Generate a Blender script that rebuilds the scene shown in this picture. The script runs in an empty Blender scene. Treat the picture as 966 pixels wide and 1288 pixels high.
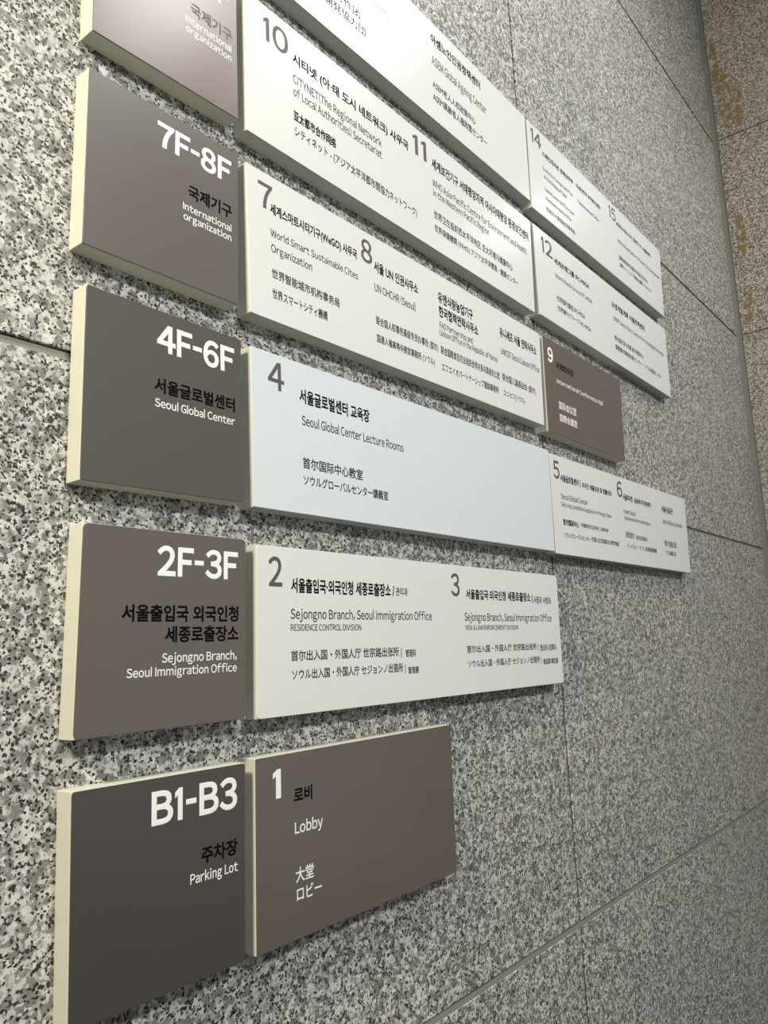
# Stone wall with a stepped floor directory of lettered sign plates.
import bpy, bmesh, math, random
from mathutils import Vector, Matrix

random.seed(7)
scene = bpy.context.scene
C = scene.collection

# ------------------------------------------------------------------ camera
cam_data = bpy.data.cameras.new('camera')
cam_data.sensor_fit = 'VERTICAL'
cam_data.sensor_height = 24.0
cam_data.lens = 1008.9 / 1288.0 * 24.0
cam_data.clip_start = 0.02
cam = bpy.data.objects.new('camera', cam_data)
C.objects.link(cam)
right = Vector((0.62530015, -0.77926402, -0.04180084))
up = Vector((-0.10891675, -0.14018683, 0.98411625))
fwd = Vector((0.77274631, 0.61081523, 0.17253375))
rot = Matrix((right, up, -fwd)).transposed()
cam.matrix_world = Matrix.Translation((-0.60743, -1.06858, 0.16480)) @ rot.to_4x4()
scene.camera = cam

# ------------------------------------------------------------------ exposure
scene.view_settings.view_transform = 'Standard'
scene.view_settings.look = 'None'
scene.view_settings.gamma = 1.0
scene.view_settings.use_curve_mapping = False
scene.view_settings.exposure = -0.14

# ------------------------------------------------------------------ world: soft light of the hall around
w = bpy.data.worlds.new('hall_light')
scene.world = w
w.use_nodes = True
bg = w.node_tree.nodes['Background']
bg.inputs[0].default_value = (0.92, 0.97, 1.0, 1)
bg.inputs[1].default_value = 0.42

# ------------------------------------------------------------------ lamps: ceiling downlights along the wall, added fill lights behind the camera
def lamp(name, loc, size, watts, colour, aim=(0, 0, -1)):
    l = bpy.data.lights.new(name, 'AREA')
    l.shape = 'DISK'
    l.size = size
    l.energy = watts
    l.color = colour
    o = bpy.data.objects.new(name, l)
    o.location = loc
    o.rotation_euler = Vector(aim).to_track_quat('-Z', 'Y').to_euler()
    C.objects.link(o)

WARM = (1.0, 0.99, 0.96)
lamp('ceiling_or_fill_lamp', (2.30, -1.35, 3.50), 0.45, 23, WARM, (0, 0.4, -1))
lamp('ceiling_or_fill_lamp', (1.22, -1.50, 3.05), 0.60, 13, WARM, (0, 0.3, -1))
lamp('ceiling_or_fill_lamp', (3.75, -1.22, 2.85), 0.30, 5, WARM, (0, 0.3, -1))
lamp('ceiling_or_fill_lamp', (-2.20, -0.75, 2.2), 0.50, 145, (1.0, 0.93, 0.68), (1.0, 0.15, -0.9))
lamp('ceiling_or_fill_lamp', (0.60, -4.20, 3.2), 0.60, 125, WARM, (0, 0.8, -1))  # added fill light behind the camera, evens out the sign faces
lamp('ceiling_or_fill_lamp', (-0.90, -4.20, 3.2), 0.60, 70, WARM, (0, 0.8, -1))  # second added fill light, no fitting of the hall

# ------------------------------------------------------------------ materials
def new_mat(name):
    m = bpy.data.materials.new(name)
    m.use_nodes = True
    nt = m.node_tree
    return m, nt, nt.nodes['Principled BSDF']

def mixc(nt, fac, a, b):
    n = nt.nodes.new('ShaderNodeMix')
    n.data_type = 'RGBA'
    for sock, val in ((0, fac), (6, a), (7, b)):
        if isinstance(val, (tuple, float, int)):
            n.inputs[sock].default_value = val
        else:
            nt.links.new(val, n.inputs[sock])
    return n.outputs[2]

def ramp(nt, src, stops, interp='LINEAR'):
    n = nt.nodes.new('ShaderNodeValToRGB')
    n.color_ramp.interpolation = interp
    cr = n.color_ramp
    while len(cr.elements) < len(stops):
        cr.elements.new(0.5)
    for e, (p, c) in zip(cr.elements, stops):
        e.position = p
        e.color = c if isinstance(c, tuple) else (c, c, c, 1)
    nt.links.new(src, n.inputs[0])
    return n.outputs[0]

def noise(nt, vec, scale, detail=2.0, rough=0.5):
    n = nt.nodes.new('ShaderNodeTexNoise')
    n.inputs['Scale'].default_value = scale
    n.inputs['Detail'].default_value = detail
    n.inputs['Roughness'].default_value = rough
    nt.links.new(vec, n.inputs['Vector'])
    return n

def voronoi(nt, vec, scale):
    n = nt.nodes.new('ShaderNodeTexVoronoi')
    n.inputs['Scale'].default_value = scale
    nt.links.new(vec, n.inputs['Vector'])
    return n

def math_node(nt, op, a, b=0.0):
    n = nt.nodes.new('ShaderNodeMath')
    n.operation = op
    for i, v in enumerate((a, b)):
        if isinstance(v, (float, int)):
            n.inputs[i].default_value = v
        else:
            nt.links.new(v, n.inputs[i])
    return n.outputs[0]

def granite(name, light, grey, dark, rough, bump, stains=False):
    m, nt, p = new_mat(name)
    tc = nt.nodes.new('ShaderNodeTexCoord')
    oi = nt.nodes.new('ShaderNodeObjectInfo')
    shift = nt.nodes.new('ShaderNodeVectorMath'); shift.operation = 'MULTIPLY_ADD'
    nt.links.new(oi.outputs['Random'], shift.inputs[0])
    shift.inputs[1].default_value = (7.0, 5.0, 3.0)
    nt.links.new(tc.outputs['Object'], shift.inputs[2])
    base = shift.outputs[0]
    # ragged crystal borders
    wob = noise(nt, base, 190.0, 2.0)
    dv = nt.nodes.new('ShaderNodeVectorMath'); dv.operation = 'MULTIPLY_ADD'
    nt.links.new(wob.outputs['Color'], dv.inputs[0])
    dv.inputs[1].default_value = (0.007, 0.007, 0.007)
    nt.links.new(base, dv.inputs[2])
    vec = dv.outputs[0]
    big = voronoi(nt, vec, 105.0)           # feldspar and quartz, about 1 cm
    sb = nt.nodes.new('ShaderNodeSeparateColor'); nt.links.new(big.outputs['Color'], sb.inputs[0])
    soft = noise(nt, base, 75.0, 3.0)
    patch = math_node(nt, 'ADD', math_node(nt, 'MULTIPLY', sb.outputs[0], 0.55), math_node(nt, 'MULTIPLY', soft.outputs[0], 0.62))
    patch = math_node(nt, 'SUBTRACT', patch, 0.07)
    col = ramp(nt, patch, [(0.0, grey), (0.36, grey), (0.50, tuple((a * .35 + b * .65) for a, b in zip(grey, light))), (0.75, light), (1.0, tuple(min(1, c * 1.15) for c in light))])
    mid = voronoi(nt, vec, 215.0)           # smoky quartz grains
    sm = nt.nodes.new('ShaderNodeSeparateColor'); nt.links.new(mid.outputs['Color'], sm.inputs[0])
    col = mixc(nt, ramp(nt, sm.outputs[1], [(0.0, 0.6), (0.20, 0.6), (0.28, 0.0)]), col, tuple(c * 0.62 for c in grey[:3]) + (1,))
    # black mica, gathered in loose clusters
    fine = voronoi(nt, vec, 250.0)
    sf = nt.nodes.new('ShaderNodeSeparateColor'); nt.links.new(fine.outputs['Color'], sf.inputs[0])
    cl = noise(nt, base, 55.0, 2.0)
    thr = math_node(nt, 'MULTIPLY_ADD', cl.outputs[0], 0.62)
    thr.node.inputs[2].default_value = -0.045
    mica = math_node(nt, 'LESS_THAN', sf.outputs[0], thr)
    core = ramp(nt, fine.outputs['Distance'], [(0.0, 1.0), (0.58, 1.0), (0.78, 0.0)])
    col = mixc(nt, math_node(nt, 'MULTIPLY', mica, core), col, dark)
    # broad clouding of the stone
    bc = noise(nt, base, 2.2, 3.0)
    col2 = nt.nodes.new('ShaderNodeMix'); col2.data_type = 'RGBA'; col2.blend_type = 'MULTIPLY'
    col2.inputs[0].default_value = 1.0
    nt.links.new(col, col2.inputs[6])
    nt.links.new(ramp(nt, bc.outputs[0], [(0.3, (0.90, 0.90, 0.90, 1)), (0.7, (1.0, 0.99, 0.98, 1))]), col2.inputs[7])
    col = col2.outputs[2]
    if stains:                               # ochre rust runs beside the corner, above each joint
        sp = nt.nodes.new('ShaderNodeSeparateXYZ'); nt.links.new(tc.outputs['Object'], sp.inputs[0])
        total = None
        for (cy, cz, wy, wz) in STAINS:
            dy = math_node(nt, 'DIVIDE', math_node(nt, 'SUBTRACT', sp.outputs[1], cy), wy)
            dz = math_node(nt, 'DIVIDE', math_node(nt, 'SUBTRACT', sp.outputs[2], cz), wz)
            r2 = math_node(nt, 'ADD', math_node(nt, 'MULTIPLY', dy, dy), math_node(nt, 'MULTIPLY', dz, dz))
            g = math_node(nt, 'SUBTRACT', 1.0, r2); g.node.use_clamp = True
            total = g if total is None else math_node(nt, 'MAXIMUM', total, g)
        sn = noise(nt, tc.outputs['Object'], 30.0, 4.0, 0.65)
        f = math_node(nt, 'MULTIPLY', ramp(nt, total, [(0.0, 0.0), (0.55, 1.0)]), ramp(nt, sn.outputs[0], [(0.42, 0.0), (0.56, 0.85)]))
        col = mixc(nt, f, col, (0.17, 0.11, 0.025, 1))
    nt.links.new(col, p.inputs['Base Color'])
    p.inputs['Roughness'].default_value = rough
    p.inputs['Specular IOR Level'].default_value = 0.35
    if bump:
        b = nt.nodes.new('ShaderNodeBump')
        b.inputs['Strength'].default_value = bump
        b.inputs['Distance'].default_value = 0.002
        bn = noise(nt, base, 260.0, 3.0, 0.6)
        nt.links.new(bn.outputs[0], b.inputs['Height'])
        nt.links.new(b.outputs[0], p.inputs['Normal'])
    return m

STAINS = [(-0.105, 3.27, 0.060, 0.24), (-0.150, 3.20, 0.05, 0.14), (-0.055, 3.50, 0.03, 0.22),
          (-0.085, 2.42, 0.030, 0.17), (-0.075, 2.00, 0.03, 0.13), (-0.30, 2.62, 0.03, 0.05)]

def plain(name, colour, rough, spec=0.5, coat=0.0, grain=0.0, metal=0.0):
    m, nt, p = new_mat(name)
    tc = nt.nodes.new('ShaderNodeTexCoord')
    n = noise(nt, tc.outputs['Object'], 9.0, 3.0)
    c = tuple(colour) + (1,)
    lo = tuple(x * (1 - grain) for x in colour) + (1,)
    nt.links.new(ramp(nt, n.outputs[0], [(0.0, lo), (1.0, c)], 'EASE'), p.inputs['Base Color'])
    p.inputs['Roughness'].default_value = rough
    p.inputs['Specular IOR Level'].default_value = spec
    p.inputs['Coat Weight'].default_value = coat
    p.inputs['Metallic'].default_value = metal
    return m

GRANITE = granite('speckled_grey_granite', (0.64, 0.635, 0.60, 1), (0.22, 0.22, 0.208, 1), (0.024, 0.024, 0.024, 1), 0.55, 0.12)
GRANITE_ROUGH = granite('hammered_brown_granite', (0.50, 0.46, 0.415, 1), (0.22, 0.20, 0.178, 1), (0.015, 0.013, 0.011, 1), 0.85, 0.9, True)
SEALANT = plain('grey_joint_sealant', (0.26, 0.26, 0.225), 0.5, 0.4, grain=0.15)
SEALANT_DARK = plain('dull_corner_sealant', (0.155, 0.152, 0.138), 0.6, 0.3, grain=0.15)
SEALANT_GRIMY = plain('grimy_upright_sealant', (0.085, 0.083, 0.072), 0.6, 0.3, grain=0.15)
FLOOR = granite('floor_granite', (0.06, 0.055, 0.05, 1), (0.04, 0.04, 0.035, 1), (0.02, 0.02, 0.02, 1), 0.35, 0.0)
CEILING = plain('painted_ceiling', (0.45, 0.45, 0.44), 0.8, 0.2)
BODY = plain('cream_lacquered_edge', (0.56, 0.55, 0.49), 0.45, 0.4, grain=0.03)
BODY_WHITE = plain('off_white_lacquered_edge', (0.50, 0.50, 0.475), 0.45, 0.4, grain=0.03)
FACE_WHITE = plain('satin_white_face', (0.70, 0.71, 0.705), 0.26, 0.28, grain=0.02)
FACE_BLUE = plain('satin_cool_white_face', (0.64, 0.70, 0.74), 0.26, 0.28, grain=0.02)
FACE_BROWN = plain('satin_brown_grey_face', (0.114, 0.095, 0.085), 0.27, 0.95, grain=0.06)
FACE_GLARE = plain('satin_glare_tinted_face', (0.150, 0.108, 0.108), 0.27, 0.95, grain=0.06)  # same dark face, with lamp glare lightened into the base colour
FACE_LIT = plain('satin_grey_face_lit', (0.118, 0.101, 0.098), 0.27, 0.95, grain=0.06)  # lit copy of the dark face, extra light put into the colour
FACE_SHADED = plain('satin_dark_face_shaded', (0.060, 0.053, 0.048), 0.27, 0.95, grain=0.06)  # shaded copy of the dark face, dimmer light put into the colour
FACE_DARK = plain('satin_dark_grey_face', (0.080, 0.072, 0.064), 0.27, 0.95, grain=0.06)
INK = {'k': plain('charcoal_print', (0.03, 0.03, 0.03), 0.6, 0.15), 'kb': plain('black_print', (0.005, 0.004, 0.004), 0.7, 0.03),
       'w': plain('white_print', (0.82, 0.82, 0.80), 0.45), 'wb': plain('white_number_print', (0.86, 0.86, 0.84), 0.45),
       'gb': plain('mauve_grey_number_print', (0.105, 0.088, 0.088), 0.5, 0.3)}
WEIGHT = {'kL': 0.010, 'kC': 0.0155, 'kbC': 0.029, 'wL': 0.015, 'wC': 0.014, 'wbL': 0.030, 'gbL': 0.016, 'gbC': 0.02}

# ------------------------------------------------------------------ mesh helpers
def mesh_obj(name, bm, mat, parent=None, smooth=False):
    me = bpy.data.meshes.new(name)
    bmesh.ops.recalc_face_normals(bm, faces=bm.faces)
    bm.to_mesh(me); bm.free()
    me.materials.append(mat)
    if smooth:
        for f in me.polygons: f.use_smooth = True
    o = bpy.data.objects.new(name, me)
    C.objects.link(o)
    if parent is not None:
        o.parent = parent
        o.matrix_parent_inverse = Matrix.Translation(-parent.location)
    return o

def box_bm(x0, x1, y0, y1, z0, z1, bevel=0.0, seg=2):
    bm = bmesh.new()
    bmesh.ops.create_cube(bm, size=1.0)
    for v in bm.verts:
        v.co = Vector((x0 if v.co.x < 0 else x1, y0 if v.co.y < 0 else y1, z0 if v.co.z < 0 else z1))
    if bevel:
        bmesh.ops.bevel(bm, geom=bm.edges[:], offset=bevel, segments=seg, affect='EDGES', profile=0.5)
    return bm

def prism_bm(outline, y0, y1, bevel=0.0):
    """outline: (x, z) points, extruded from y0 (back) to y1 (front)"""
    bm = bmesh.new()
    a = [bm.verts.new((x, y0, z)) for x, z in outline]
    b = [bm.verts.new((x, y1, z)) for x, z in outline]
    n = len(outline)
    bm.faces.new(a); bm.faces.new(b[::-1])
    for i in range(n):
        bm.faces.new((a[i], b[i], b[(i + 1) % n], a[(i + 1) % n]))
    if bevel:
        bmesh.ops.recalc_face_normals(bm, faces=bm.faces)
        ed = [e for e in bm.edges if all(abs(v.co.y - y1) < 1e-7 for v in e.verts)]
        if n == 4:
            ed = bm.edges[:]
        bmesh.ops.bevel(bm, geom=ed, offset=bevel, segments=2, affect='EDGES', profile=0.5)
    return bm

def bilin(c, u, v):
    tl, tr, br, bl = c
    return tuple((1 - u) * (1 - v) * tl[i] + u * (1 - v) * tr[i] + u * v * br[i] + (1 - u) * v * bl[i] for i in (0, 1))

def rounded(c, inset, r, steps=4):
    """rounded outline just inside the four corners tl, tr, br, bl"""
    w_ = math.dist(c[0], c[1]); h_ = math.dist(c[0], c[3])
    pts = []
    for cu, cv, a0 in ((0, 0, 180), (1, 0, 90), (1, 1, 0), (0, 1, -90)):
        sx = 1 if cu == 0 else -1
        sz = 1 if cv == 0 else -1
        px = (inset + r) if cu == 0 else w_ - inset - r
        pv = (inset + r) if cv == 0 else h_ - inset - r
        for k in range(steps + 1):
            a = math.radians(a0 - 90 * k / steps)
            pts.append(bilin(c, (px + r * math.cos(a)) / w_, (pv - r * math.sin(a)) / h_))
    return pts

# ------------------------------------------------------------------ setting: granite walls with sealed joints
JOINTS_Z = [-1.60, -0.5825, 0.6215, 1.8245, 3.028, 4.25]
CORNER_X = 4.012
wall = mesh_obj('wall_back', box_bm(-3.46, CORNER_X + 0.02, 0.010, 0.16, -1.60, 4.25), SEALANT)
wall['kind'] = 'structure'
cols = [(-3.46, -0.955), (-0.955, 1.5275), (1.5275, CORNER_X - 0.006)]
for i in range(len(JOINTS_Z) - 1):
    z0, z1 = JOINTS_Z[i], JOINTS_Z[i + 1]
    for x0, x1 in cols:
        dy = random.uniform(-0.0004, 0.0004)
        mesh_obj('stone_slab', box_bm(x0 + 0.0055, x1 - 0.0055, dy, 0.012, z0 + 0.009, z1 - 0.0065, 0.0012, 1), GRANITE, wall)
bead_bm = bmesh.new()
def add_box(bm, *a):
    t = box_bm(*a)
    me_ = bpy.data.meshes.new('t'); t.to_mesh(me_); t.free(); bm.from_mesh(me_); bpy.data.meshes.remove(me_)
for z in JOINTS_Z[1:-1]:
    add_box(bead_bm, -3.46, CORNER_X, 0.0012 if z < 0 else 0.0050, 0.0105, z - 0.0065, z + 0.0062)
mesh_obj('joint_sealant', bead_bm, SEALANT, wall)
bead_bm = bmesh.new()
for x in (-0.955, 1.5275):
    for z0, z1 in zip(JOINTS_Z, JOINTS_Z[1:]):
        add_box(bead_bm, x - 0.0048, x + 0.0056, 0.0045, 0.0105, z0 + 0.0062, z1 - 0.0065)
mesh_obj('joint_sealant', bead_bm, SEALANT_GRIMY, wall)

wr = mesh_obj('wall_right', box_bm(CORNER_X + 0.010, CORNER_X + 0.16, -3.0, 0.010, -1.60, 4.25), SEALANT)
wr['kind'] = 'structure'
for i in range(len(JOINTS_Z) - 1):
    z0, z1 = JOINTS_Z[i] + 0.006, JOINTS_Z[i + 1] + 0.006
    for y0, y1 in ((-1.28, -0.024), (-2.99, -1.28)):
        mesh_obj('stone_slab', box_bm(CORNER_X, CORNER_X + 0.012, y0 + 0.005, y1 - 0.003, z0 + 0.005, z1 - 0.005, 0.0015, 1), GRANITE_ROUGH, wr)
# the silicone bead that fills the corner between the two walls
cb = bmesh.new()
prof = [(CORNER_X - 0.007, 0.004), (CORNER_X - 0.003, 0.001), (CORNER_X + 0.001, -0.006), (CORNER_X + 0.004, -0.021), (CORNER_X + 0.010, -0.021), (CORNER_X + 0.010, 0.010), (CORNER_X - 0.007, 0.010)]
lo = [cb.verts.new((x, y, -1.60)) for x, y in prof]
hi = [cb.verts.new((x, y, 4.25)) for x, y in prof]
cb.faces.new(lo); cb.faces.new(hi[::-1])
for i in range(len(prof)):
    j = (i + 1) % len(prof)
    cb.faces.new((lo[i], lo[j], hi[j], hi[i]))
mesh_obj('corner_sealant', cb, SEALANT_DARK, wr)

fl = mesh_obj('floor', box_bm(-7.0, CORNER_X + 0.16, -9.0, 0.16, -1.70, -1.60), FLOOR)
fl['kind'] = 'structure'
ce = mesh_obj('ceiling', box_bm(-7.0, CORNER_X + 0.16, -9.0, 0.16, 4.25, 4.35), CEILING)
ce['kind'] = 'structure'

# ------------------------------------------------------------------ sign plates
# corner points (x, z) in metres: top left, top right, bottom right, bottom left of each plate's face;
# then its printed lines: kind (L latin, C Hangul, Han or kana), ink, text, left, top, right, bottom as fractions of the face
PLATES = {
    'L7': ((0.003, 1.453), (0.306, 1.453), (0.307, 1.163), (0.004, 1.158), [
        ('C', 'gb', '국제기구', 0.6391, 0.3798, 0.9544, 0.4679),  # black heading set in grey ink, glare wash-out put into the colour
        ('L', 'w', 'International', 0.6009, 0.4924, 0.9503, 0.5423),
        ('L', 'w', 'organization', 0.6008, 0.5640, 0.9494, 0.6104),
        ('L', 'wb', '10F-12F', 0.2995, 0.0841, 0.9438, 0.2324),
    ]),
    'L6': ((-0.000, 1.090), (0.306, 1.091), (0.302, 0.790), (-0.005, 0.789), [
        ('L', 'wb', '7F-8F', 0.4195, 0.0841, 0.9438, 0.2324),
        ('C', 'kb', '국제기구', 0.6313, 0.3765, 0.9482, 0.4648),
        ('L', 'w', 'International', 0.5965, 0.5045, 0.9455, 0.5480),
        ('L', 'w', 'organization', 0.6014, 0.5658, 0.9455, 0.6091),
    ]),
    'L5': ((0.004, 0.727), (0.307, 0.726), (0.309, 0.429), (0.001, 0.426), [
        ('L', 'wb', '4F-6F', 0.4161, 0.0765, 0.9459, 0.2305),
        ('C', 'kb', '서울글로벌센터', 0.4034, 0.3822, 0.9454, 0.4669),
        ('L', 'w', 'Seoul Global Center', 0.4066, 0.5007, 0.9453, 0.5462),
    ]),
    'L4': ((0.008, 0.366), (0.313, 0.366), (0.309, 0.067), (-0.000, 0.065), [
        ('L', 'wb', '2F-3F', 0.4130, 0.0823, 0.9416, 0.2341),
        ('C', 'kb', '서울출입국 외국인청', 0.2208, 0.3826, 0.9447, 0.4695),
        ('C', 'kb', '세종로출장소', 0.4691, 0.4903, 0.9447, 0.5757),
        ('L', 'w', 'Sejongno Branch,', 0.4549, 0.6283, 0.9332, 0.6738),
        ('L', 'w', 'Seoul Immigration Office', 0.2586, 0.6959, 0.9332, 0.7393),
    ]),
    'L3': ((-0.000, -0.001), (0.306, -0.002), (0.302, -0.301), (0.003, -0.299), [
        ('L', 'wb', 'B1-B3', 0.4127, 0.0667, 0.9426, 0.2225),
        ('C', 'kb', '주차장', 0.7085, 0.3787, 0.9456, 0.4595),
        ('L', 'w', 'Parking Lot', 0.6411, 0.4944, 0.9475, 0.5420),
    ]),
    'M8': ((0.330, 1.833), (1.504, 1.821), (1.497, 1.525), (0.330, 1.530), [
        ('C', 'kb', '아셈노인인권정책센터', 0.5581, 0.1241, 0.7685, 0.2236),
        ('L', 'k', 'ASEM Global Ageing Center', 0.5577, 0.3523, 0.7925, 0.4400),
        ('C', 'k', 'ASEM老人人权政策中心', 0.5569, 0.5963, 0.7364, 0.6786),
        ('C', 'k', 'ASEM高齢者人権政策センター', 0.5560, 0.7221, 0.7859, 0.8078),
        ('L', 'gb', '13', 0.0435, 0.0800, 0.0950, 0.2560),
        ('C', 'kb', '한국국제협력단', 0.1150, 0.2000, 0.2700, 0.2850),
        ('L', 'k', 'Korea International Cooperation Agency', 0.1150, 0.3480, 0.4050, 0.4020),
        ('C', 'k', '韩国国际合作团', 0.1280, 0.5850, 0.3050, 0.6680),
        ('C', 'k', '韓国国際開発協力団', 0.1000, 0.7000, 0.3210, 0.7850),
    ]),
    'M7': ((0.325, 1.459), (1.484, 1.453), (1.468, 1.148), (0.327, 1.153), [
        ('L', 'gb', '10', 0.0435, 0.0800, 0.1030, 0.2564),
        ('C', 'kb', '시티넷 (아·태 도시 네트워크) 사무국', 0.1135, 0.1878, 0.4593, 0.2855),
        ('L', 'k', 'CITYNET(The Regional Network', 0.1135, 0.3543, 0.3662, 0.4196),
        ('L', 'k', 'of Local Authorities) Secretariat', 0.1135, 0.4515, 0.3664, 0.5163),
        ('C', 'kb', '亚太都市合作网络', 0.1128, 0.6232, 0.2251, 0.7050),
        ('C', 'k', 'シティネット - (アジア太平洋都市間協力ネットワーク)', 0.1141, 0.7391, 0.4814, 0.8273),
        ('L', 'gb', '11', 0.4761, 0.0662, 0.5254, 0.2461),
        ('C', 'kb', '세계보건기구 서태평양지역 아시아태평양 환경보건센터', 0.5452, 0.1557, 0.9836, 0.2583),
        ('L', 'k', 'WHO Asia-Pacific Centre for Environment and Health', 0.5453, 0.3568, 0.9699, 0.4208),
        ('L', 'k', 'in the Western Pacific Region', 0.5464, 0.4478, 0.7810, 0.5089),
        ('C', 'k', '世界卫生组织西太平洋地区 亚太环境与健康中心', 0.5457, 0.6387, 0.8900, 0.7159),
        ('C', 'k', '世界保健機関 (WHO) アジア太平洋環境・健康センター', 0.5461, 0.7650, 0.9153, 0.8455),
    ]),
    'M6': ((0.324, 1.085), (1.486, 1.087), (1.471, 0.798), (0.330, 0.786), [
        ('L', 'gb', '7', 0.0253, 0.0764, 0.0572, 0.2512),
        ('C', 'kb', '세계스마트시티기구(WeGO) 사무국', 0.0512, 0.1908, 0.2731, 0.2811),
        ('L', 'k', 'World Smart Sustainable Cites', 0.0504, 0.3729, 0.2737, 0.4239),
        ('L', 'k', 'Organization', 0.0508, 0.4760, 0.1482, 0.5312),
        ('C', 'k', '世界智能城市机构事务局', 0.0505, 0.6414, 0.2183, 0.7110),
        ('C', 'k', '世界スマートシティ機構', 0.0505, 0.7784, 0.1843, 0.8491),
        ('L', 'gb', '8', 0.2855, 0.0680, 0.3185, 0.2474),
        ('C', 'kb', '서울 UN 인권사무소', 0.3229, 0.1967, 0.4665, 0.2887),
        ('L', 'k', 'UN OHCHR (Seoul)', 0.3225, 0.3821, 0.4549, 0.4458),
        ('C', 'k', '联合国人权事务高级专员办事处 (首尔)', 0.3229, 0.6405, 0.5306, 0.7219),
        ('C', 'k', '国連人権高等弁務官事務所 (ソウル)', 0.3237, 0.7827, 0.5152, 0.8585),
        ('C', 'kb', '유엔식량농업기구', 0.5386, 0.1570, 0.6765, 0.2598),
        ('C', 'kb', '한국협력연락사무소', 0.5394, 0.2832, 0.6965, 0.3853),
        ('L', 'k', 'FAO Partnership and', 0.5401, 0.4305, 0.6701, 0.4838),
        ('L', 'k', 'Liaison Office in the Republic of Korea', 0.5393, 0.4974, 0.7776, 0.5516),
        ('C', 'k', '联合国粮食及农业组织伙伴关系与联络办公室', 0.5403, 0.6409, 0.7838, 0.7181),
        ('C', 'k', 'エフエイオパートナーシップ連絡事務所', 0.5418, 0.7903, 0.7765, 0.8626),
        ('C', 'kb', '유니세프 서울 연락사무소', 0.7946, 0.1701, 0.9770, 0.2720),
        ('L', 'k', 'UNICEF Seoul Liaison Office', 0.7957, 0.3828, 0.9878, 0.4442),
        ('C', 'k', '联合国儿童基金会 (首尔)', 0.7966, 0.6315, 0.9617, 0.7184),
        ('C', 'k', 'ユニセフ(ソウル)', 0.7984, 0.7949, 0.9027, 0.8643),
    ]),
    'M5': ((0.330, 0.722), (1.484, 0.727), (1.476, 0.428), (0.332, 0.425), [
        ('L', 'gb', '4', 0.0353, 0.0548, 0.0710, 0.2353),
        ('C', 'kb', '서울글로벌센터 교육장', 0.1059, 0.1742, 0.2879, 0.2722),
        ('L', 'k', 'Seoul Global Center Lecture Rooms', 0.1101, 0.3549, 0.3880, 0.4167),
        ('C', 'k', '首尔国际中心教室', 0.1097, 0.6270, 0.2628, 0.7027),
        ('C', 'k', 'ソウルグローバルセンター講義室', 0.1106, 0.7425, 0.3341, 0.8111),
    ]),
    'M4': ((0.336, 0.360), (1.472, 0.359), (1.465, 0.062), (0.332, 0.063), [
        ('L', 'gb', '2', 0.0252, 0.0669, 0.0547, 0.2421),
        ('C', 'kb', '서울출입국·외국인청 세종로출장소 /', 0.0739, 0.1833, 0.3403, 0.2754),
        ('C', 'k', '관리과', 0.3443, 0.2045, 0.3806, 0.2644),
        ('L', 'k', 'Sejongno Branch, Seoul Immigration Office', 0.0723, 0.3740, 0.4564, 0.4330),
        ('L', 'k', 'RESIDENCE CONTROL DIVISION', 0.0720, 0.4659, 0.2431, 0.5045),
        ('C', 'k', '首尔出入国・外国人厅 世宗路出张所 |', 0.0721, 0.6198, 0.3560, 0.6949),
        ('C', 'k', '管理科', 0.3679, 0.6391, 0.4004, 0.6937),
        ('C', 'k', 'ソウル出入国・外国人庁 セジョンノ出張所 |', 0.0738, 0.7320, 0.3663, 0.8043),
        ('C', 'k', '管理課', 0.3739, 0.7601, 0.4071, 0.8103),
        ('L', 'gb', '3', 0.5277, 0.0699, 0.5590, 0.2438),
        ('C', 'kb', '서울출입국·외국인청 세종로출장소 |', 0.5821, 0.1820, 0.8682, 0.2774),
        ('C', 'k', '사증과 사범과', 0.8732, 0.2086, 0.9612, 0.2753),
        ('L', 'k', 'Sejongno Branch, Seoul Immigration Office', 0.5728, 0.3734, 0.9573, 0.4356),
        ('L', 'k', 'VISA & LAW ENFORCEMENT DIVISION', 0.5735, 0.4693, 0.7924, 0.5072),
        ('C', 'k', '首尔出入国・外国人厅 世宗路出张所 |', 0.5758, 0.6263, 0.8821, 0.6949),
        ('C', 'k', '签证科 犯罪科', 0.8908, 0.6411, 0.9731, 0.6977),
        ('C', 'k', 'ソウル出入国・外国人庁 セジョンノ出張所 |', 0.5773, 0.7414, 0.8940, 0.8085),
        ('C', 'k', '査証課 事犯課', 0.9017, 0.7657, 0.9772, 0.8184),
    ]),
    'M3': ((0.328, 0.001), (0.902, 0.003), (0.897, -0.303), (0.325, -0.302), [
        ('L', 'wb', '1', 0.0672, 0.0768, 0.0996, 0.2335),
        ('C', 'kb', '로비', 0.1526, 0.1974, 0.2315, 0.2787),
        ('L', 'w', 'Lobby', 0.1548, 0.3846, 0.2769, 0.4451),
        ('C', 'w', '大堂', 0.1556, 0.6254, 0.2330, 0.7058),
        ('C', 'w', 'ロビー', 0.1597, 0.7286, 0.2659, 0.8002),
    ]),
    'R8': ((1.516, 1.821), (2.696, 1.824), (2.662, 1.512), (1.504, 1.510), [
        ('L', 'gb', '14', 0.0189, 0.0529, 0.0779, 0.2159),
        ('C', 'kb', '스페인대사관 경제상무부', 0.0809, 0.2080, 0.2742, 0.2732),
        ('L', 'k', 'Economic & Commercial Office', 0.0803, 0.3941, 0.2655, 0.4381),
        ('L', 'k', 'of the Embassy of Spain', 0.0832, 0.4850, 0.2245, 0.5309),
        ('L', 'k', 'Spanish Commercial Office in Seoul', 0.0851, 0.6255, 0.2673, 0.6710),
        ('L', 'k', '& Investment Promotion Office', 0.0842, 0.7321, 0.2463, 0.7752),
        ('C', 'k', '西班牙大使馆经济商务处', 0.0861, 0.8469, 0.2682, 0.9068),
        ('C', 'kb', '아세안한국 무역투자센터', 0.2949, 0.2040, 0.4692, 0.2662),
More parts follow.
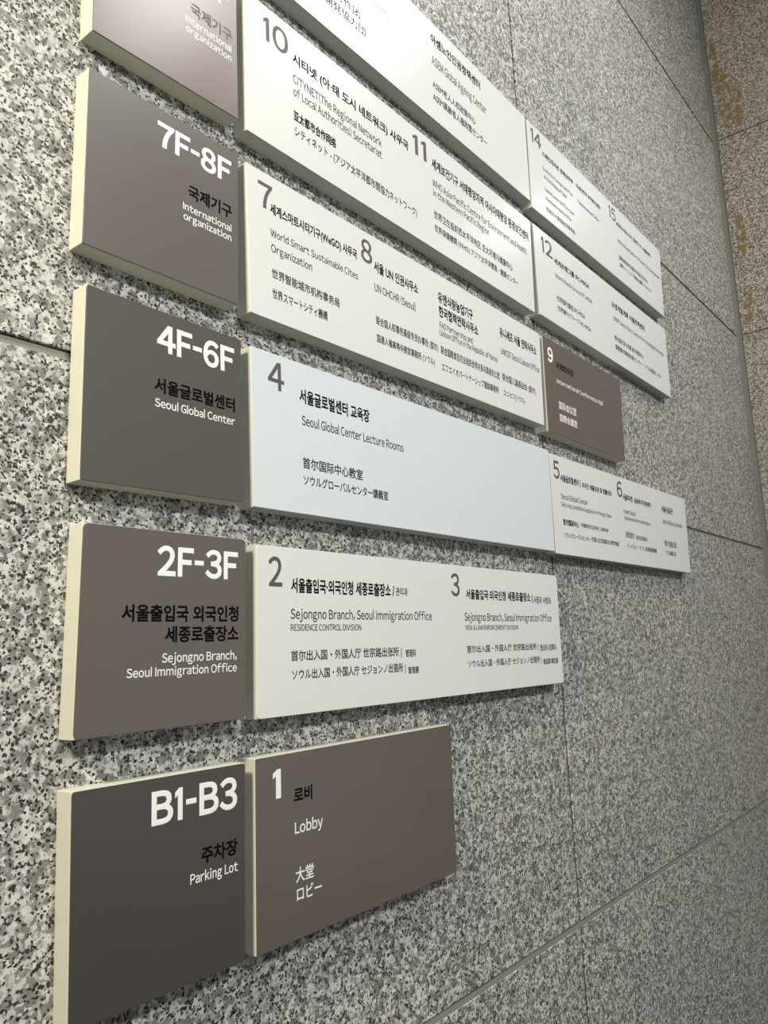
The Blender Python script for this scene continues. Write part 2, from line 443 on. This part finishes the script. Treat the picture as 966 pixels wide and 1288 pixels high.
        ('L', 'k', 'Trade & Investment Center', 0.2983, 0.4033, 0.4522, 0.4506),
        ('L', 'gb', '15', 0.5372, 0.0613, 0.5919, 0.2275),
        ('C', 'kb', '세계스마트시티 협력기구 서울센터', 0.5919, 0.2001, 0.8986, 0.2586),
        ('L', 'k', 'International Centre for Smart City Development', 0.5965, 0.4294, 0.9781, 0.4799),
        ('C', 'k', '国际智能城市发展合作机构 首尔中心', 0.6008, 0.6497, 0.8534, 0.7162),
        ('C', 'k', '国際スマートシティ発展協力機構 ソウルセンター', 0.6036, 0.7520, 0.8907, 0.8112),
    ]),
    'R7': ((1.502, 1.454), (2.652, 1.452), (2.638, 1.149), (1.503, 1.155), [
        ('L', 'gb', '12', 0.0392, 0.0750, 0.1046, 0.2554),
        ('C', 'kb', '세계은행그룹 IFC·MIGA', 0.1124, 0.2130, 0.3419, 0.2827),
        ('L', 'k', 'World Bank Group IFC·MIGA', 0.1119, 0.3939, 0.3539, 0.4420),
        ('C', 'k', '世界银行集团 IFC·MIGA', 0.1103, 0.6435, 0.2922, 0.7126),
        ('C', 'k', '世界銀行グループ IFC·MIGA', 0.1102, 0.7599, 0.3283, 0.8217),
        ('C', 'kb', '유엔개발계획 서울정책센터', 0.5087, 0.2004, 0.7871, 0.2828),
        ('L', 'k', 'UNDP Seoul Policy Centre for Knowledge Exchange', 0.5123, 0.3911, 0.9597, 0.4422),
        ('C', 'k', '联合国开发计划署 首尔政策中心', 0.5097, 0.6347, 0.7526, 0.7041),
        ('C', 'k', '国際連合開発計画センター・ソウル政策センター', 0.5098, 0.7522, 0.9196, 0.8212),
    ]),
    'R6': ((1.505, 1.089), (2.093, 1.090), (2.071, 0.789), (1.494, 0.787), [
        ('L', 'wb', '9', 0.0458, 0.0950, 0.1050, 0.2499),
        ('C', 'kb', '국제회의장', 0.1348, 0.2084, 0.3429, 0.2884),
        ('L', 'w', 'International Conference Hall', 0.1351, 0.3939, 0.7162, 0.4414),
        ('C', 'w', '国际会议室', 0.1412, 0.6284, 0.3479, 0.7165),
        ('C', 'w', '国際会議室', 0.1416, 0.7625, 0.3509, 0.8454),
    ]),
    'R5': ((1.486, 0.720), (2.668, 0.728), (2.646, 0.425), (1.482, 0.423), [
        ('L', 'gb', '5', 0.0174, 0.0622, 0.0502, 0.2415),
        ('C', 'kb', '서울글로벌센터', 0.0528, 0.1852, 0.1581, 0.2610),
        ('C', 'k', '|', 0.1659, 0.1839, 0.1688, 0.2673),
        ('C', 'kb', '외국인 생활상담 및 법률상담', 0.1775, 0.2025, 0.3702, 0.2637),
        ('L', 'k', 'Seoul Global Center', 0.0490, 0.3847, 0.2067, 0.4383),
        ('L', 'k', 'Daily Living Consultation & Legal Advice for Foreign Citizens', 0.0489, 0.4724, 0.3578, 0.5147),
        ('C', 'kb', '首尔国际中心', 0.0509, 0.6370, 0.1405, 0.7040),
        ('C', 'k', '外籍居民生活咨询 | 法律咨询', 0.1529, 0.6421, 0.3287, 0.6934),
        ('C', 'k', 'ソウルグローバルセンター', 0.0502, 0.7732, 0.2064, 0.8271),
        ('C', 'k', '外国人生活相談及び専門相談', 0.2129, 0.7667, 0.3970, 0.8196),
        ('L', 'gb', '6', 0.4115, 0.0588, 0.4490, 0.2398),
        ('C', 'kb', '서울투자청', 0.4513, 0.1887, 0.5238, 0.2656),
        ('C', 'kb', '금융투자지원센터', 0.5363, 0.1987, 0.6719, 0.2645),
        ('L', 'k', 'Invest Seoul', 0.4502, 0.3682, 0.5375, 0.4209),
        ('L', 'k', 'Global Investment Promotion Agency', 0.4525, 0.4496, 0.6566, 0.4924),
        ('C', 'k', '投资首尔', 0.4520, 0.6234, 0.5185, 0.6993),
        ('C', 'k', '首尔投资振兴', 0.5307, 0.6449, 0.6230, 0.6990),
        ('C', 'k', 'インベスト・ソウル 投資振興機構', 0.4546, 0.7615, 0.6913, 0.8187),
        ('C', 'kb', '서울시설공단', 0.7651, 0.1890, 0.8694, 0.2746),
        ('L', 'k', 'Seoul Facilities Corporation', 0.7685, 0.3644, 0.9505, 0.4181),
        ('C', 'k', '首尔设施公团', 0.7688, 0.6289, 0.8769, 0.7071),
        ('C', 'k', 'ソウル施設公団', 0.7716, 0.7549, 0.8658, 0.8147),
    ]),
}

DEPTH = 0.0367       # face stands this far off the stone
SHEET = 0.0016

STYLE = {            # face material, body material, corner radius, label
    'L7': (FACE_GLARE, BODY, 0.002, 'mauve-grey square sign, topmost of the left column, lamp glare partly put into its face colour'),
    'L6': (FACE_LIT, BODY, 0.002, 'grey square sign numbered 7F-8F with white and black lettering'),
    'L5': (FACE_DARK, BODY, 0.004, 'dark grey square sign numbered 4F-6F, Seoul Global Center'),
    'L4': (FACE_BROWN, BODY, 0.008, 'brown-grey square sign numbered 2F-3F, Seoul Immigration Office'),
    'L3': (FACE_SHADED, BODY, 0.005, 'dark grey square sign numbered B1-B3, Parking Lot, lowest of the left column'),
    'M8': (FACE_WHITE, BODY_WHITE, 0.002, 'long white sign at the very top with the ASEM Global Ageing Center lines'),
    'M7': (FACE_WHITE, BODY_WHITE, 0.002, 'long white sign numbered 10 and 11 with lamp glare at its right end'),
    'M6': (FACE_WHITE, BODY_WHITE, 0.002, 'long white sign numbered 7 and 8 beside the 7F-8F sign'),
    'M5': (FACE_BLUE, BODY_WHITE, 0.002, 'long bluish white sign numbered 4, Lecture Rooms, blank on its right half'),
    'M4': (FACE_WHITE, BODY_WHITE, 0.008, 'long white sign numbered 2 and 3 with immigration office lines'),
    'M3': (FACE_BROWN, BODY, 0.002, 'brown-grey sign numbered 1, Lobby, beside the B1-B3 sign'),
    'R8': (FACE_WHITE, BODY_WHITE, 0.002, 'white sign numbered 14 and 15 at the top right end'),
    'R7': (FACE_WHITE, BODY_WHITE, 0.002, 'white sign numbered 12 under the 14 and 15 sign'),
    'R6': (FACE_BROWN, BODY, 0.002, 'small brown sign numbered 9, International Conference Hall'),
    'R5': (FACE_WHITE, BODY_WHITE, 0.002, 'white sign numbered 5 and 6 at the lower right end'),
}

PITCH = 4.0
def text_meshes(wanted):
    """{(text, thickening): (vertices, faces)}; all the texts of one thickening are typeset on the
    lines of a single text object, evaluated once, then taken apart line by line"""
    out = {}
    for weight in sorted({w_ for t_, w_ in wanted}):
        texts = sorted(t_ for t_, w_ in wanted if w_ == weight)
        cu = bpy.data.curves.new('t', 'FONT')
        cu.body = '\n'.join(texts)
        cu.bevel_depth = weight
        cu.bevel_resolution = 0
        cu.size = 1.0
        cu.space_line = PITCH
        cu.resolution_u = 2 if weight in (WEIGHT['kC'], WEIGHT['kbC']) else 4
        cu.fill_mode = 'FRONT'
        o = bpy.data.objects.new('t', cu)
        C.objects.link(o)
        dg = bpy.context.evaluated_depsgraph_get()
        me = bpy.data.meshes.new_from_object(o.evaluated_get(dg))
        bpy.data.objects.remove(o)
        bpy.data.curves.remove(cu)
        line = [round((0.35 - v.co.y) / PITCH) for v in me.vertices]
        new = {}
        vs = [[] for _ in texts]; fs = [[] for _ in texts]
        for v in me.vertices:
            k = line[v.index]
            new[v.index] = len(vs[k])
            vs[k].append(Vector((v.co.x, v.co.y + k * PITCH, v.co.z)))
        for p in me.polygons:
            fs[line[p.vertices[0]]].append(tuple(new[q] for q in p.vertices))
        bpy.data.meshes.remove(me)
        for t_, a, b in zip(texts, vs, fs):
            out[(t_, weight)] = (a, b)
    return out

def wide(ch):                     # the humanist Latin letters that sit in the CJK face
    return chr(ord(ch) + 0xFEE0) if '!' <= ch <= '~' else ch

keys = set()
for v_ in PLATES.values():
    for ln in v_[4]:
        if ln[0] == 'L':
            keys.update((wide(ch), WEIGHT[ln[1] + 'L']) for ch in ln[2] if ch != ' ')
        else:
            keys.add((ln[2], WEIGHT[ln[1] + 'C']))
keys.add((wide('H'), 0.0))
GLYPHS = text_meshes(sorted(keys))
CAP = max(v.y for v in GLYPHS[(wide('H'), 0.0)][0])
BEAR_L = {**dict.fromkeys('BDEFHIKLMNPRbhiklmnpru1|', .085), **dict.fromkeys('dqoecgCGOQ0689aSs235', .045), **dict.fromkeys('&', .04), 'j': -.09, '(': .09, ',': .05, '.': .06}
BEAR_R = {**dict.fromkeys('HIMNUdhilmnqugJj|', .08), **dict.fromkeys('BCDGOQbcoeps03689SPRa25', .045), ')': .09, ',': .05, '.': .06}

def bar_glyph(ch, weight):
    """plain stroke forms of l, I and 1"""
    s = 0.088 / 2 + weight
    top = {'l': CAP * 1.10, 'I': CAP, '1': CAP}[ch] + weight * 0.7
    b = -weight * 0.7
    if ch != '1':
        co = [(-s, b, 0), (s, b, 0), (s, top, 0), (-s, top, 0)]
        return co, [(0, 1, 2, 3)], -s, s
    f = 0.30 * CAP + weight
    co = [(-s, b, 0), (s, b, 0), (s, top, 0), (-s * 0.5, top, 0), (-s - 0.085, top - 0.105, 0), (-s - 0.085, top - 0.105 - 2 * s * 0.95, 0), (-s, top - 2 * s * 1.0 - 0.03, 0)]
    return co, [(0, 1, 2, 3, 6), (3, 4, 5, 6)], -s - 0.085, s

def latin_mesh(text, weight):
    """letters set one after the other with their own side bearings"""
    verts, faces, x = [], [], 0.0
    for ch in text:
        if ch == ' ':
            x += 0.25
            continue
        if ch in 'lI1':
            pts, polys, a, b = bar_glyph(ch, weight)
            co = [Vector(p) for p in pts]
            a += weight; b -= weight
        else:
            co, polys = GLYPHS[(wide(ch), weight)]
            a = min(c.x for c in co) + weight; b = max(c.x for c in co) - weight
        k = 1.0
        lb, rb = BEAR_L.get(ch, .02), BEAR_R.get(ch, .02)
        if ch == '-':
            k = 0.30 / (b - a)
            lb = rb = 0.05
        if ch == '1':
            lb, rb = 0.07, 0.10
        n = len(verts)
        verts += [(x + lb + (c.x - a) * k, c.y, c.z) for c in co]
        faces += [tuple(n + i for i in p) for p in polys]
        x += lb + (b - a) * k + rb
    me = bpy.data.meshes.new('lettering')
    me.from_pydata(verts, [], faces)
    return me

def lettering(parent, corners, kind, ink, text, u0, v0, u1, v1):
    wt = WEIGHT[ink + kind]
    if kind == 'L':
        me = latin_mesh(text, wt)
    else:
        me = bpy.data.meshes.new('lettering')
        me.from_pydata(GLYPHS[(text, wt)][0], [], GLYPHS[(text, wt)][1])
    xs = [v.co.x for v in me.vertices]; ys = [v.co.y for v in me.vertices]
    xa, xb = min(xs), max(xs)
    ya, yb = (-wt * 0.7, CAP + wt * 0.7) if kind == 'L' else (min(ys), max(ys))
    zt = max(v.co.z for v in me.vertices)
    for v in me.vertices:
        u = u0 + (u1 - u0) * (v.co.x - xa) / (xb - xa)
        t = v1 + (v0 - v1) * (v.co.y - ya) / (yb - ya)
        x, z = bilin(corners, u, t)
        v.co = Vector((x, -DEPTH - 0.0002 - (0.0001 * v.co.z / zt if zt > 1e-6 else 0.0), z))
    me.materials.clear()
    me.materials.append(INK[ink])
    num = text[0].isdigit() or text in ('B1-B3',)
    name = 'floor_number' if num else 'lettering'
    me.name = name
    o = bpy.data.objects.new(name, me)
    C.objects.link(o)
    o.parent = parent
    return o

for key, (*corners, lines) in PLATES.items():
    face_mat, body_mat, rad, label = STYLE[key]
    root = bpy.data.objects.new('directory_sign', None)
    root.empty_display_size = 0.05
    root.location = (corners[3][0], 0.0, corners[3][1])
    C.objects.link(root)
    root['label'] = label
    root['category'] = 'sign'
    root['group'] = 'floor directory signs on the granite wall'
    mesh_obj('sign_body', prism_bm(corners, 0.0006, -DEPTH + SHEET, 0.0012), body_mat, root)
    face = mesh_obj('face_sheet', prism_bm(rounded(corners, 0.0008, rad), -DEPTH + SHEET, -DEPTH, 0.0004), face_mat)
    face.parent = root
    face.matrix_parent_inverse = Matrix.Translation(-root.location)
    for ln in lines:
        lettering(face, corners, *ln)
